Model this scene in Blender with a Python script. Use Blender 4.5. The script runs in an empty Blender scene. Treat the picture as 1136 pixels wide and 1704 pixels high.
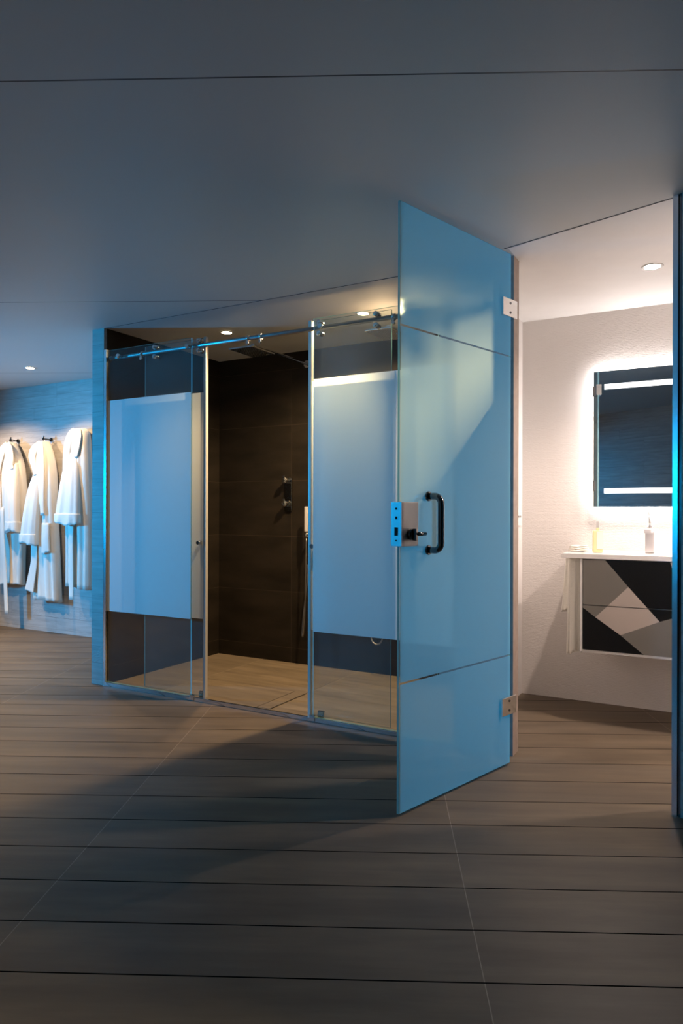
import bpy, bmesh, math, random
from mathutils import Vector, Matrix
random.seed(7)
SC = bpy.context.scene
COL = SC.collection
PI = math.pi

# ------------------------------------------------------------------ camera
HC = 1.09
YAW = math.radians(28.36)
cam_d = bpy.data.cameras.new('camera')
cam = bpy.data.objects.new('camera', cam_d); COL.objects.link(cam)
cam.matrix_world = (Matrix.Translation((3.448, -3.008, HC)) @ Matrix.Rotation(YAW, 4, 'Z')
                    @ Matrix.Rotation(PI/2, 4, 'X') @ Matrix.Rotation(0.0025, 4, 'Z'))
cam_d.sensor_width = 36; cam_d.sensor_fit = 'AUTO'
cam_d.lens = 1140/1704*36
cam_d.shift_x = (568-603)/1704; cam_d.shift_y = (851-852)/1704
cam_d.clip_start = 0.02
SC.camera = cam

# ------------------------------------------------------------------ world, exposure
w = bpy.data.worlds.new('world'); SC.world = w; w.use_nodes = True
w.node_tree.nodes['Background'].inputs[0].default_value = (0.05, 0.12, 0.25, 1)
w.node_tree.nodes['Background'].inputs[1].default_value = 0.05
SC.view_settings.view_transform = 'Standard'
SC.view_settings.look = 'None'
SC.view_settings.gamma = 1
SC.view_settings.exposure = 0.0
SC.view_settings.use_curve_mapping = False
SC.cycles.transparent_max_bounces = 32
SC.cycles.max_bounces = 10
SC.cycles.sample_clamp_indirect = 4

# ------------------------------------------------------------------ lights of the room and added fills
WARM = (1.0, 0.66, 0.36)
BLUE = (0.0, 0.43, 1.0)
def area(name, loc, aim, sx, sy, power, col, spread=180):
    d = bpy.data.lights.new(name, 'AREA'); d.shape = 'RECTANGLE'; d.size = sx; d.size_y = sy
    d.energy = power; d.color = col; d.spread = math.radians(spread)
    o = bpy.data.objects.new(name, d); COL.objects.link(o)
    o.location = loc
    o.rotation_euler = (Vector(aim)-Vector(loc)).to_track_quat('-Z', 'Y').to_euler()
    return o
area('blue_wall_lamp', (-4.0, -2.0, 1.40), (0.0, 0.80, 1.05), 0.18, 0.5, 66, BLUE, 73)
area('blue_corner_lamp', (-0.6, -3.9, 1.35), (3.3, -0.6, 1.05), 0.15, 0.6, 6, BLUE, 74)
def spot(name, loc, power, col, cone, blend):
    d = bpy.data.lights.new(name, 'SPOT'); d.energy = power; d.color = col; d.spot_size = math.radians(cone); d.spot_blend = blend; d.shadow_soft_size = 0.03
    o = bpy.data.objects.new(name, d); COL.objects.link(o); o.location = loc
spot('lounge_spot_lamp', (-2.42, 0.35, 2.20), 88, (1.0, 0.68, 0.40), 140, 0.4)
spot('lounge_spot_lamp', (-2.20, -0.90, 2.20), 440, (1.0, 0.72, 0.44), 104, 0.7)
o_ = area('mirror_blue_fill', (0.9, -2.9, 1.75), (2.5, -3.15, 1.15), 0.12, 0.3, 2.2, BLUE, 75)  # added unseen light, turns the stone wall in the mirror bluer
spot('washroom_fill_spot', (3.95, 0.30, 2.20), 95, (1.0, 0.81, 0.72), 160, 0.8)  # added unseen fill, lifts and evens the washroom brightness

# ------------------------------------------------------------------ node helpers
class NT:
    def __init__(s, name):
        s.m = bpy.data.materials.new(name); s.m.use_nodes = True
        s.t = s.m.node_tree; s.t.nodes.clear()
        s.out = s.t.nodes.new('ShaderNodeOutputMaterial')
    def n(s, typ, ins=None, **kw):
        nd = s.t.nodes.new(typ)
        for k, v in kw.items(): setattr(nd, k, v)
        if ins:
            for k, v in ins.items(): s.put(nd.inputs[k], v)
        return nd
    def put(s, sock, v):
        if isinstance(v, bpy.types.NodeSocket): s.t.links.new(v, sock)
        else:
            if hasattr(sock.default_value, '__len__') and hasattr(v, '__len__') and len(v) == 3 and len(sock.default_value) == 4: v = (*v, 1)
            sock.default_value = v
    def math(s, op, a, b=0.0, c=0.0):
        nd = s.n('ShaderNodeMath', operation=op); s.put(nd.inputs[0], a); s.put(nd.inputs[1], b); s.put(nd.inputs[2], c)
        return nd.outputs[0]
    def mix(s, f, a, b):
        nd = s.n('ShaderNodeMix', data_type='RGBA'); s.put(nd.inputs[0], f); s.put(nd.inputs[6], a); s.put(nd.inputs[7], b)
        return nd.outputs[2]
    def ramp(s, f, pts):
        nd = s.n('ShaderNodeValToRGB'); s.put(nd.inputs[0], f)
        e = nd.color_ramp.elements
        while len(e) < len(pts): e.new(0.5)
        for i, (p, c) in enumerate(pts): e[i].position = p; e[i].color = (*c, 1)
        return nd.outputs[0]
    def xyz(s, rot=0.0):
        tc = s.n('ShaderNodeTexCoord').outputs['Object']
        if rot:
            r = s.n('ShaderNodeVectorRotate', rotation_type='Z_AXIS'); s.put(r.inputs['Vector'], tc); r.inputs['Angle'].default_value = rot
            tc = r.outputs[0]
        sp = s.n('ShaderNodeSeparateXYZ'); s.put(sp.inputs[0], tc)
        return tc, sp.outputs[0], sp.outputs[1], sp.outputs[2]
    def vec(s, x, y, z):
        c = s.n('ShaderNodeCombineXYZ'); s.put(c.inputs[0], x); s.put(c.inputs[1], y); s.put(c.inputs[2], z); return c.outputs[0]
    def noise(s, v, scale, detail=3, rough=0.5):
        nd = s.n('ShaderNodeTexNoise'); s.put(nd.inputs['Vector'], v); nd.inputs['Scale'].default_value = scale
        nd.inputs['Detail'].default_value = detail; nd.inputs['Roughness'].default_value = rough
        return nd.outputs[0]
    def seam(s, v, v0, pitch, width):
        """1 on a seam of the given width, and the cell number"""
        q = s.math('DIVIDE', s.math('SUBTRACT', v, v0), pitch)
        cell = s.math('FLOOR', q)
        fr = s.math('SUBTRACT', q, cell)
        d = s.math('MINIMUM', fr, s.math('SUBTRACT', 1.0, fr))
        return s.math('LESS_THAN', s.math('MULTIPLY', d, pitch), width/2), cell
    def white(s, v):
        nd = s.n('ShaderNodeTexWhiteNoise', noise_dimensions='3D'); s.put(nd.inputs['Vector'], v); return nd.outputs[0]
    def bump(s, h, strength, dist):
        nd = s.n('ShaderNodeBump'); s.put(nd.inputs['Height'], h); nd.inputs['Strength'].default_value = strength; nd.inputs['Distance'].default_value = dist
        return nd.outputs[0]
    def pbr(s, col, rough, metal=0.0, normal=None, spec=0.5, **kw):
        p = s.n('ShaderNodeBsdfPrincipled')
        s.put(p.inputs['Base Color'], col); s.put(p.inputs['Roughness'], rough); s.put(p.inputs['Metallic'], metal)
        s.put(p.inputs['Specular IOR Level'], spec)
        if normal is not None: s.put(p.inputs['Normal'], normal)
        for k, v in kw.items(): s.put(p.inputs[k], v)
        s.t.links.new(p.outputs[0], s.out.inputs[0]); return s.m
    def finish(s, sh): s.t.links.new(sh, s.out.inputs[0]); return s.m

def plain(name, col, rough=0.5, metal=0.0, var=0.03, scale=12.0, **kw):
    t = NT(name); tc, x, y, z = t.xyz()
    f = t.noise(tc, scale, 3)
    c = t.mix(f, tuple(max(0, v*(1-var)) for v in col), tuple(min(1, v*(1+var)) for v in col))
    r = t.math('ADD', rough-0.02, t.math('MULTIPLY', t.noise(tc, scale*2.3, 2), 0.04))
    return t.pbr(c, r, metal, **kw)

GA = math.radians(26.57)      # direction of the floor planks and ceiling joints
def mat_floor():
    t = NT('plank_tile'); tc, u, v, z = t.xyz(-GA)
    s1, c1 = t.seam(v, -2.640, 0.2, 0.0048)
    s2, c2 = t.seam(u, 0.779, 1.195, 0.0025)
    idv = t.vec(c1, c2, 0.0)
    wn = t.white(idv)
    off = t.math('MULTIPLY', wn, 13.0)
    st = t.noise(t.vec(t.math('ADD', t.math('MULTIPLY', u, 0.9), off), t.math('MULTIPLY', v, 7.0), off), 1.6, 5, 0.6)
    bl = t.noise(t.vec(t.math('ADD', u, off), t.math('MULTIPLY', v, 1.5), off), 2.6, 3, 0.55)
    f = t.math('ADD', t.math('MULTIPLY', st, 0.6), t.math('MULTIPLY', bl, 0.4))
    col = t.ramp(f, [(0.28, (0.072, 0.054, 0.036)), (0.5, (0.118, 0.090, 0.060)), (0.74, (0.190, 0.145, 0.096))])
    col = t.mix(t.math('MULTIPLY', wn, 0.22), col, (0.09, 0.08, 0.075))
    col = t.mix(s2, col, (0.24, 0.20, 0.155))
    col = t.mix(s1, col, (0.003, 0.003, 0.003))
    rough = t.math('MAXIMUM', t.math('ADD', 0.38, t.math('MULTIPLY', bl, 0.22)), s1)
    fine = t.noise(tc, 90, 3)
    h = t.math('SUBTRACT', t.math('MULTIPLY', fine, 0.05), t.math('MULTIPLY', s1, 1.0))
    return t.pbr(col, rough, 0, t.bump(h, 0.35, 0.003), spec=t.math('MULTIPLY', t.math('SUBTRACT', 1.0, s1), 0.26))
def mat_shower_floor():
    t = NT('shower_floor_tile'); tc, x, y, z = t.xyz()
    s1, c1 = t.seam(x, 0.42, 0.80, 0.003)
    s2, c2 = t.seam(y, 0.05, 0.38, 0.003)
    wn = t.white(t.vec(c1, c2, 3.0)); off = t.math('MULTIPLY', wn, 9.0)
    st = t.noise(t.vec(t.math('ADD', x, off), t.math('MULTIPLY', y, 7.0), off), 2.2, 5, 0.62)
    col = t.ramp(st, [(0.3, (0.11, 0.092, 0.07)), (0.52, (0.17, 0.142, 0.105)), (0.74, (0.24, 0.2, 0.15))])
    col = t.mix(t.math('MULTIPLY', wn, 0.35), col, (0.12, 0.1, 0.08))
    sm = t.math('MAXIMUM', s1, s2)
    col = t.mix(s1, col, (0.34, 0.29, 0.22))
    col = t.mix(s2, col, (0.07, 0.06, 0.05))
    return t.pbr(col, 0.42, 0, t.bump(t.math('SUBTRACT', t.math('MULTIPLY', t.noise(tc, 80, 2), 0.06), sm), 0.3, 0.002), spec=0.35)
def mat_ceiling():
    t = NT('painted_ceiling'); tc, u, v, z = t.xyz(-GA)
    s1, c1 = t.seam(v, -2.443, 1.90, 0.006)
    sp = t.n('ShaderNodeSeparateXYZ', {0: t.n('ShaderNodeTexCoord').outputs['Object']})
    s1 = t.math('MULTIPLY', s1, t.math('MAXIMUM', t.math('LESS_THAN', sp.outputs[1], 0.0), t.math('LESS_THAN', sp.outputs[0], 0.0)))
    col = t.mix(s1, (0.60, 0.585, 0.56), (0.07, 0.07, 0.07))
    f = t.noise(tc, 2.0, 3)
    return t.pbr(col, t.math('ADD', 0.42, t.math('MULTIPLY', f, 0.08)), 0, t.bump(t.noise(tc, 60, 2), 0.03, 0.001), spec=0.35)
def mat_stone(name='coursed_stone', axis='x', ang=0.0):
    """pale grey split stone tile in long courses with rougher rows"""
    t = NT(name); tc, x, y, z = t.xyz(ang)
    u = x if axis == 'x' else y
    s1, c1 = t.seam(z, 0.03, 0.105, 0.0025)
    wr = t.white(t.vec(c1, 5.0, 1.0))
    s2, c2 = t.seam(t.math('ADD', u, t.math('MULTIPLY', t.math('FLOOR', t.math('MULTIPLY', wr, 3.0)), 0.31)), 0.0, 0.93, 0.0025)
    wn = t.white(t.vec(c1, c2, 2.0)); off = t.math('MULTIPLY', wn, 11.0)
    lay = t.noise(t.vec(t.math('ADD', u, off), t.math('MULTIPLY', z, 9.0), off), 4.0, 5, 0.6)
    chip = t.noise(t.vec(u, t.math('MULTIPLY', z, 1.6), 0.0), 55.0, 3, 0.6)
    rowmask = t.math('GREATER_THAN', wr, 0.62)
    h = t.math('ADD', t.math('MULTIPLY', lay, 0.7), t.math('MULTIPLY', t.math('MULTIPLY', chip, rowmask), 1.6))
    h = t.math('ADD', h, t.math('MULTIPLY', wn, 0.3))
    sm = t.math('MAXIMUM', s1, s2)
    h = t.math('SUBTRACT', h, t.math('MULTIPLY', sm, 0.6))
    col = t.ramp(lay, [(0.3, (0.34, 0.325, 0.30)), (0.6, (0.43, 0.412, 0.385)), (0.8, (0.50, 0.485, 0.455))])
    col = t.mix(t.math('MULTIPLY', sm, 0.4), col, (0.12, 0.11, 0.1))
    return t.pbr(col, 0.62, 0, t.bump(h, 0.55, 0.004), spec=0.3)
def mat_bath_wall():
    t = NT('white_textured_wallcovering'); tc, x, y, z = t.xyz()
    u = t.math('ADD', x, y)
    wob = t.math('MULTIPLY', t.noise(t.vec(u, z, 0.0), 5.0, 2), 0.012)
    b = t.n('ShaderNodeTexBrick'); t.put(b.inputs['Vector'], t.vec(t.math('ADD', u, wob), t.math('ADD', z, wob), 0.0))
    b.inputs['Scale'].default_value = 1.0; b.inputs['Brick Width'].default_value = 0.024; b.inputs['Row Height'].default_value = 0.0085
    b.inputs['Mortar Size'].default_value = 0.0016; b.inputs['Mortar Smooth'].default_value = 1.0
    h = t.math('ADD', t.math('MULTIPLY', b.outputs['Fac'], -0.35), t.math('MULTIPLY', t.noise(t.vec(u, t.math('MULTIPLY', z, 2.6), 0.0), 62, 4, 0.6), 2.2))
    col = t.mix(t.math('MULTIPLY', b.outputs['Fac'], 0.12), (0.76, 0.725, 0.695), (0.71, 0.67, 0.635))
    return t.pbr(col, 0.6, 0, t.bump(h, 0.5, 0.0022), spec=0.25)
def mat_dark_tile():
    t = NT('dark_shower_tile'); tc, x, y, z = t.xyz()
    u = t.math('ADD', x, y)
    s1, c1 = t.seam(z, 0.11, 0.40, 0.003)
    s2, c2 = t.seam(x, 0.665, 0.9, 0.003)
    wn = t.white(t.vec(c1, c2, 1.0))
    f = t.noise(t.vec(t.math('ADD', u, t.math('MULTIPLY', wn, 7.0)), t.math('MULTIPLY', z, 3.0), 0.0), 2.5, 4, 0.55)
    col = t.ramp(f, [(0.3, (0.011, 0.009, 0.007)), (0.7, (0.023, 0.0185, 0.014))])
    sm = t.math('MAXIMUM', s1, s2)
    col = t.mix(sm, col, (0.045, 0.035, 0.025))
    return t.pbr(col, 0.55, 0, t.bump(t.noise(tc, 70, 2), 0.05, 0.001), spec=0.18)

def mat_clear(name='clear_glass', tint=(0.95, 0.975, 0.97), haze=0.012):
    t = NT(name)
    tr = t.n('ShaderNodeBsdfTransparent', {0: tint}); gl = t.n('ShaderNodeBsdfGlossy', {'Color': (1, 1, 1), 'Roughness': 0.005})
    fr = t.n('ShaderNodeFresnel', {'IOR': 1.45})
    mx = t.n('ShaderNodeMixShader'); t.put(mx.inputs[0], t.math('MULTIPLY', fr.outputs[0], t.math('SUBTRACT', 1.0, t.n('ShaderNodeNewGeometry').outputs['Backfacing']))); t.put(mx.inputs[1], tr.outputs[0]); t.put(mx.inputs[2], gl.outputs[0])
    df = t.n('ShaderNodeBsdfDiffuse', {0: (0.8, 0.8, 0.8)})  # pale diffuse haze stands in for the blue reflection on the glass
    m2 = t.n('ShaderNodeMixShader', {0: haze, 1: mx.outputs[0], 2: df.outputs[0]})
    return t.finish(m2.outputs[0])
def mat_edge(name='polished_glass_edge', k=1.0):
    t = NT(name)
    tr = t.n('ShaderNodeBsdfTranslucent', {0: (0.35*k, 0.78*k, 0.80*k)}); df = t.n('ShaderNodeBsdfDiffuse', {0: (0.22*k, 0.52*k, 0.54*k)})
    gl = t.n('ShaderNodeBsdfGlossy', {'Color': (0.75*k, 0.95*k, 0.95*k), 'Roughness': 0.12})
    a = t.n('ShaderNodeMixShader', {0: 0.5, 1: tr.outputs[0], 2: df.outputs[0]})
    b = t.n('ShaderNodeMixShader', {0: 0.3, 1: a.outputs[0], 2: gl.outputs[0]})
    return t.finish(b.outputs[0])
def mat_frost(name, tint, trans=0.55, clear=0.0, rough=0.3):
    t = NT(name); tc, x, y, z = t.xyz()
    f = t.noise(tc, 1.6, 2)
    c2 = t.mix(f, tuple(v*0.97 for v in tint), tint)
    tl = t.n('ShaderNodeBsdfTranslucent', {0: c2}); df = t.n('ShaderNodeBsdfDiffuse', {0: c2})
    a = t.n('ShaderNodeMixShader', {0: 1-trans, 1: tl.outputs[0], 2: df.outputs[0]})
    last = a
    if clear:
        rf = t.n('ShaderNodeBsdfRefraction', {'Color': tint, 'Roughness': rough, 'IOR': 1.12})
        last = t.n('ShaderNodeMixShader', {0: clear, 1: a.outputs[0], 2: rf.outputs[0]})
    return t.finish(last.outputs[0])
def mat_emit(name, col, strength):
    t = NT(name); tc, x, y, z = t.xyz()
    c = t.mix(t.noise(tc, 3.0, 1), tuple(v*0.97 for v in col), col)
    e = t.n('ShaderNodeEmission', {0: c, 1: strength}); return t.finish(e.outputs[0])
def mat_terry(name, col):
    t = NT(name); tc, x, y, z = t.xyz()
    f = t.noise(tc, 160, 4, 0.7); g = t.noise(tc, 14, 3)
    c = t.mix(g, tuple(v*0.93 for v in col), col)
    return t.pbr(c, 0.95, 0, t.bump(f, 0.6, 0.004), spec=0.05, **{'Sheen Weight': 0.25})

M = {}
M['floor'] = mat_floor(); M['shfloor'] = mat_shower_floor(); M['ceil'] = mat_ceiling()
M['stone'] = mat_stone(); M['stone_y'] = mat_stone('coursed_stone_return', 'y')
M['stone_obl'] = mat_stone('coursed_stone_oblique', 'x', math.radians(24.5))
M['stone_back'] = mat_stone('coursed_stone_back', 'x', -GA)
M['bath'] = mat_bath_wall(); M['dark'] = mat_dark_tile()
M['clear'] = mat_clear(); M['clear_haze'] = mat_clear('reflection_haze_glass', haze=0.04); M['edge'] = mat_edge(); M['edge_thin'] = mat_edge('seamed_glass_edge', 0.3)  # sliding panes get more of the painted reflection haze
M['frost'] = mat_frost('frosted_band', (0.92, 0.96, 0.95), 0.30)
M['door'] = mat_frost('satin_door_glass', (0.65, 0.79, 0.74), 0.84, 0.28, 0.28)
M['chrome'] = plain('chrome', (0.78, 0.79, 0.80), 0.09, 1.0)
M['steel'] = plain('brushed_steel', (0.36, 0.36, 0.36), 0.42, 1.0)
M['alu'] = plain('anodised_aluminium', (0.70, 0.71, 0.72), 0.22, 1.0)
M['dkchrome'] = plain('dark_chrome', (0.16, 0.16, 0.165), 0.12, 1.0)
M['seal'] = plain('pale_door_seal', (0.62, 0.60, 0.56), 0.3, 0.2)
M['white'] = plain('white_lacquer', (0.83, 0.81, 0.78), 0.25)
M['ceram'] = plain('white_mineral_cast', (0.88, 0.865, 0.84), 0.15)
M['black'] = plain('black_lacquer', (0.008, 0.008, 0.008), 0.25)
M['mirror'] = plain('mirror_silver', (0.86, 0.89, 0.90), 0.004, 1.0, 0.0)
M['robe'] = mat_terry('cream_terry_cloth', (0.76, 0.71, 0.62))
M['towel'] = mat_terry('cream_towel_cloth', (0.90, 0.87, 0.78))
M['led'] = mat_emit('mirror_led', (1.0, 0.94, 0.93), 46)
M['strip'] = mat_emit('mirror_light_strip', (1.0, 0.98, 1.0), 3.0)
M['lampw'] = mat_emit('warm_lamp_lens', (1.0, 0.80, 0.50), 45.0)
M['lampn'] = mat_emit('bath_lamp_lens', (1.0, 0.93, 0.85), 40.0)
M['trim'] = plain('lamp_trim', (0.6, 0.59, 0.57), 0.35, 0.3)
M['jambface'] = plain('rough_tile_edge', (0.34, 0.27, 0.225), 0.6, 0.0, 0.25, 30)
M['soap'] = plain('yellow_soap', (0.90, 0.80, 0.45), 0.12)
M['label'] = plain('white_label', (0.88, 0.86, 0.80), 0.4)
M['acrylic'] = plain('satin_chrome_tap', (0.88, 0.85, 0.86), 0.22, 0.45)
M['slot'] = plain('drain_slot', (0.02, 0.018, 0.015), 0.6)

# ------------------------------------------------------------------ mesh helpers
def sheet(x0, x1, y, z0, z1):
    bm = bmesh.new(); bm.faces.new([bm.verts.new(p) for p in ((x0, y, z0), (x1, y, z0), (x1, y, z1), (x0, y, z1))]); return bm
def obj(name, bm, mat, parent=None, smooth=False):
    me = bpy.data.meshes.new(name)
    bmesh.ops.recalc_face_normals(bm, faces=bm.faces[:])
    bm.to_mesh(me); bm.free()
    for m in (mat if isinstance(mat, (list, tuple)) else [mat]): me.materials.append(m)
    if smooth:
        for p in me.polygons: p.use_smooth = True
    o = bpy.data.objects.new(name, me); COL.objects.link(o)
    if parent is not None: o.parent = parent
    return o
def tag(o, label, cat, group=None, kind=None):
    if label: o['label'] = label
    if cat: o['category'] = cat
    if group: o['group'] = group
    if kind: o['kind'] = kind
    return o
def empty(name, loc, rz=0.0, label=None, cat=None, group=None):
    o = bpy.data.objects.new(name, None); COL.objects.link(o); o.location = loc; o.rotation_euler = (0, 0, rz)
    o.empty_display_size = 0.05
    return tag(o, label, cat, group)
def struct(name, bm, mat, label=None):
    o = obj(name, bm, mat); o['kind'] = 'structure'
    return o
def box(bm, x0, x1, y0, y1, z0, z1, bev=0.0, mi=0):
    v = [bm.verts.new(p) for p in ((x0,y0,z0),(x1,y0,z0),(x1,y1,z0),(x0,y1,z0),(x0,y0,z1),(x1,y0,z1),(x1,y1,z1),(x0,y1,z1))]
    fs = [bm.faces.new([v[i] for i in f]) for f in ((0,3,2,1),(4,5,6,7),(0,1,5,4),(1,2,6,5),(2,3,7,6),(3,0,4,7))]
    for f in fs: f.material_index = mi
    if bev:
        es = list({e for f in fs for e in f.edges})
        bmesh.ops.bevel(bm, geom=es, offset=bev, segments=2, profile=0.7, affect='EDGES')
    return fs
def bx(*a, bev=0.0):
    bm = bmesh.new(); box(bm, *a, bev=bev); return bm
def cyl(bm, p0, p1, r, seg=24, r1=None, bev=0.0):
    p0 = Vector(p0); p1 = Vector(p1); d = p1-p0; L = d.length; r1 = r if r1 is None else r1
    q = d.to_track_quat('Z', 'Y')
    rings = []
    prof = [(0, 0, r), (1, L, r1)] if not bev else [(0, 0, r-bev), (0, bev, r), (1, L-bev, r1), (1, L, r1-bev)]
    for _, h, rr in prof:
        rings.append([bm.verts.new(p0 + q @ Vector((rr*math.cos(2*PI*i/seg), rr*math.sin(2*PI*i/seg), h))) for i in range(seg)])
    for a, b in zip(rings, rings[1:]):
        for i in range(seg):
            f = bm.faces.new((a[i], a[(i+1) % seg], b[(i+1) % seg], b[i])); f.smooth = True
    bm.faces.new(rings[0][::-1]); bm.faces.new(rings[-1])
def tube(bm, pts, r, seg=14, closed=False):
    pts = [Vector(p) for p in pts]; n = len(pts); rings = []; up = None
    for i, p in enumerate(pts):
        t = (pts[min(i+1, n-1)]-pts[max(i-1, 0)]).normalized()
        if up is None:
            up = t.orthogonal().normalized()
        up = (up - t*up.dot(t)).normalized(); s = t.cross(up)
        rr = r(i/(n-1)) if callable(r) else r
        rings.append([bm.verts.new(p + rr*(math.cos(2*PI*k/seg)*up + math.sin(2*PI*k/seg)*s)) for k in range(seg)])
    for a, b in zip(rings, rings[1:]):
        for i in range(seg):
            f = bm.faces.new((a[i], a[(i+1) % seg], b[(i+1) % seg], b[i])); f.smooth = True
    bm.faces.new(rings[0][::-1]); bm.faces.new(rings[-1])
def smooth_path(pts, n=8):
    """Catmull-Rom through the points"""
    P = [Vector(p) for p in pts]; P = [2*P[0]-P[1]] + P + [2*P[-1]-P[-2]]; out = []
    for i in range(1, len(P)-2):
        for k in range(n):
            t = k/n; a, b, c, d = P[i-1], P[i], P[i+1], P[i+2]
            out.append(0.5*((2*b)+(c-a)*t+(2*a-5*b+4*c-d)*t*t+(3*b-a-3*c+d)*t**3))
    out.append(P[-2]); return out
def poly_prism(bm, pts, y0, y1, mi=0):
    """polygon in X-Z extruded along Y"""
    a = [bm.verts.new((x, y0, z)) for x, z in pts]; b = [bm.verts.new((x, y1, z)) for x, z in pts]
    fs = [bm.faces.new(a), bm.faces.new(b[::-1])]
    for i in range(len(pts)): fs.append(bm.faces.new((a[i], b[i], b[(i+1) % len(pts)], a[(i+1) % len(pts)])))
    for f in fs: f.material_index = mi
def plan_prism(bm, pts, z0, z1):
    a = [bm.verts.new((x, y, z0)) for x, y in pts]; b = [bm.verts.new((x, y, z1)) for x, y in pts]
    bm.faces.new(a); bm.faces.new(b[::-1])
    for i in range(len(pts)): bm.faces.new((a[i], b[i], b[(i+1) % len(pts)], a[(i+1) % len(pts)]))

# ------------------------------------------------------------------ the room
H = 2.23; YB = 1.075
bm = bmesh.new(); plan_prism(bm, [(-6.2, -9.5), (7.0, -9.5), (7.0, 1.3), (-6.2, 1.3)], -0.1, 0.0); struct('floor', bm, M['floor'])
bm = bmesh.new(); plan_prism(bm, [(-6.2, -9.5), (7.0, -9.5), (7.0, 1.3), (-6.2, 1.3)], H, H+0.1); struct('ceiling', bm, M['ceil'])
# wall behind the bathrobes
struct('wall_back', bx(-6.1, -0.11, YB, YB+0.15, 0, H), M['stone'])
# slab between robes and shower: stone outside, dark tile on the shower side
bm = bx(-0.110, -0.006, -0.012, YB, 0, H); struct('wall_partition', bm, M['stone'])
bm = bx(-0.006, 0.0, 0.012, YB, 0, H); struct('wall_shower_left', bm, M['dark'])
struct('wall_shower_back', bx(-0.006, 2.235, YB, YB+0.15, 0, H), M['dark'])
struct('wall_shower_right', bx(2.229, 2.235, 0.0, YB, 0, H), M['dark'])
# wall between shower and washroom with its short nib up to the door
struct('wall_washroom_left', bx(2.235, 2.335, 0.072, YB, 0, H), M['bath'])
struct('wall_nib', bx(2.235, 2.578, 0.0, 0.070, 0, H), M['stone'])
struct('trim_1', bx(2.578, 2.590, -0.006, 0.076, 0, H), M['jambface'])
struct('wall_washroom_back', bx(2.335, 4.6, YB, YB+0.15, 0, H), M['bath'])
struct('wall_washroom_right', bx(4.5, 4.6, -0.9, YB, 0, H), M['bath'])
# oblique wall right of the doorway: direction of the doorway line
J = Vector((3.262, -0.305)); D = Vector((0.690, -0.314)).normalized(); Nn = Vector((-D.y, D.x))   # Nn points into the washroom
a = J + D*0.028; b = J + D*3.9
bm = bmesh.new(); plan_prism(bm, [tuple(a), tuple(b), tuple(b+Nn*0.05), tuple(a+Nn*0.05)], 0, H); struct('wall_right', bm, M['stone_obl'])
bm = bmesh.new(); a2 = a+Nn*0.052; b2 = J+D*1.42+Nn*0.052
plan_prism(bm, [tuple(a2), tuple(b2), tuple(b2+Nn*0.03), tuple(a2+Nn*0.03)], 0, H); struct('wall_washroom_front', bm, M['bath'])
# aluminium frame post of the doorway, right side
bm = bmesh.new(); p0 = J - D*0.004 - Nn*0.004; plan_prism(bm, [tuple(p0), tuple(p0+D*0.020), tuple(p0+D*0.020+Nn*0.085), tuple(p0+Nn*0.085)], 0, H)
struct('trim_2', bm, M['alu'])
bm = bmesh.new(); p0 = J + D*0.016 + Nn*0.002; plan_prism(bm, [tuple(p0), tuple(p0+D*0.013), tuple(p0+D*0.013+Nn*0.07), tuple(p0+Nn*0.07)], 0, H)
struct('trim_3', bm, M['dkchrome'])
# shadow-gap joints in the ceiling along the doorway and the shower front
def strip(name, p, q, wdt, mat=None):
    p = Vector(p); q = Vector(q); d = (q-p).normalized(); n = Vector((-d.y, d.x))*wdt/2
    bm = bmesh.new(); plan_prism(bm, [tuple(p-n), tuple(q-n), tuple(q+n), tuple(p+n)], H-0.0015, H+0.001); struct(name, bm, mat or M['slot'])
M['joint'] = plain('ceiling_joint', (0.10, 0.10, 0.10), 0.8)
strip('trim_4', (2.575, -0.105), (3.262, -0.290), 0.005, M['joint'])
strip('trim_5', (0.0, -0.008), (2.36, -0.004), 0.004, M['joint'])
M['wceil'] = plain('brightened_washroom_ceiling', (0.86, 0.84, 0.82), 0.5)  # paler than the main ceiling, extra brightness put into the colour
bm = bmesh.new(); plan_prism(bm, [(2.336, 0.078), (2.592, 0.078), (2.592, -0.100), (3.266, -0.288), (3.30, -0.26), (4.50, -0.80), (4.50, YB-0.001), (2.336, YB-0.001)], H-0.0008, H+0.0005)
struct('ceiling_washroom', bm, M['wceil'])
# walls out of view: left end and the stone wall behind
struct('wall_left', bx(-6.2, -6.05, -9.5, YB, 0, H), M['stone_y'])
P0 = Vector((2.95, -2.92)); Dg = Vector((math.cos(GA), math.sin(GA)))
P1 = P0 - Dg*10.1; Ng = Vector((Dg.y, -Dg.x))*0.15
bm = bmesh.new(); plan_prism(bm, [tuple(P0), tuple(P1), tuple(P1+Ng), tuple(P0+Ng)], 0, H); struct('wall_front', bm, M['stone_back'])
struct('wall_rear', bx(2.0, 7.0, -6.6, -6.5, 0, H), M['stone'])
struct('wall_far_right', bx(6.8, 6.9, -6.5, -1.0, 0, H), M['stone_y'])
# shower floor and edge profiles
struct('floor_shower', bx(0.0, 2.229, 0.05, YB, 0.0, 0.004), M['shfloor'])
bm = bmesh.new(); box(bm, -0.008, 0.014, -0.012, 0.010, 0, 2.095); obj_ = None
struct('trim_6', bm, M['alu'])

# linear drain let into the shower floor
dr = empty('floor_drain', (1.175, 0.06, 0.004), 0, 'long tiled channel drain with dark slots in the shower floor', 'drain')
obj('cover', bx(-0.040, 0.040, 0.0, 0.75, 0.0, 0.002), M['shfloor'], dr)
obj('slot', bx(0.040, 0.047, 0.0, 0.36, 0.0, 0.0025), M['slot'], dr)
obj('slot', bx(-0.045, -0.041, 0.0, 0.36, 0.0, 0.0022), M['slot'], dr)

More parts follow.
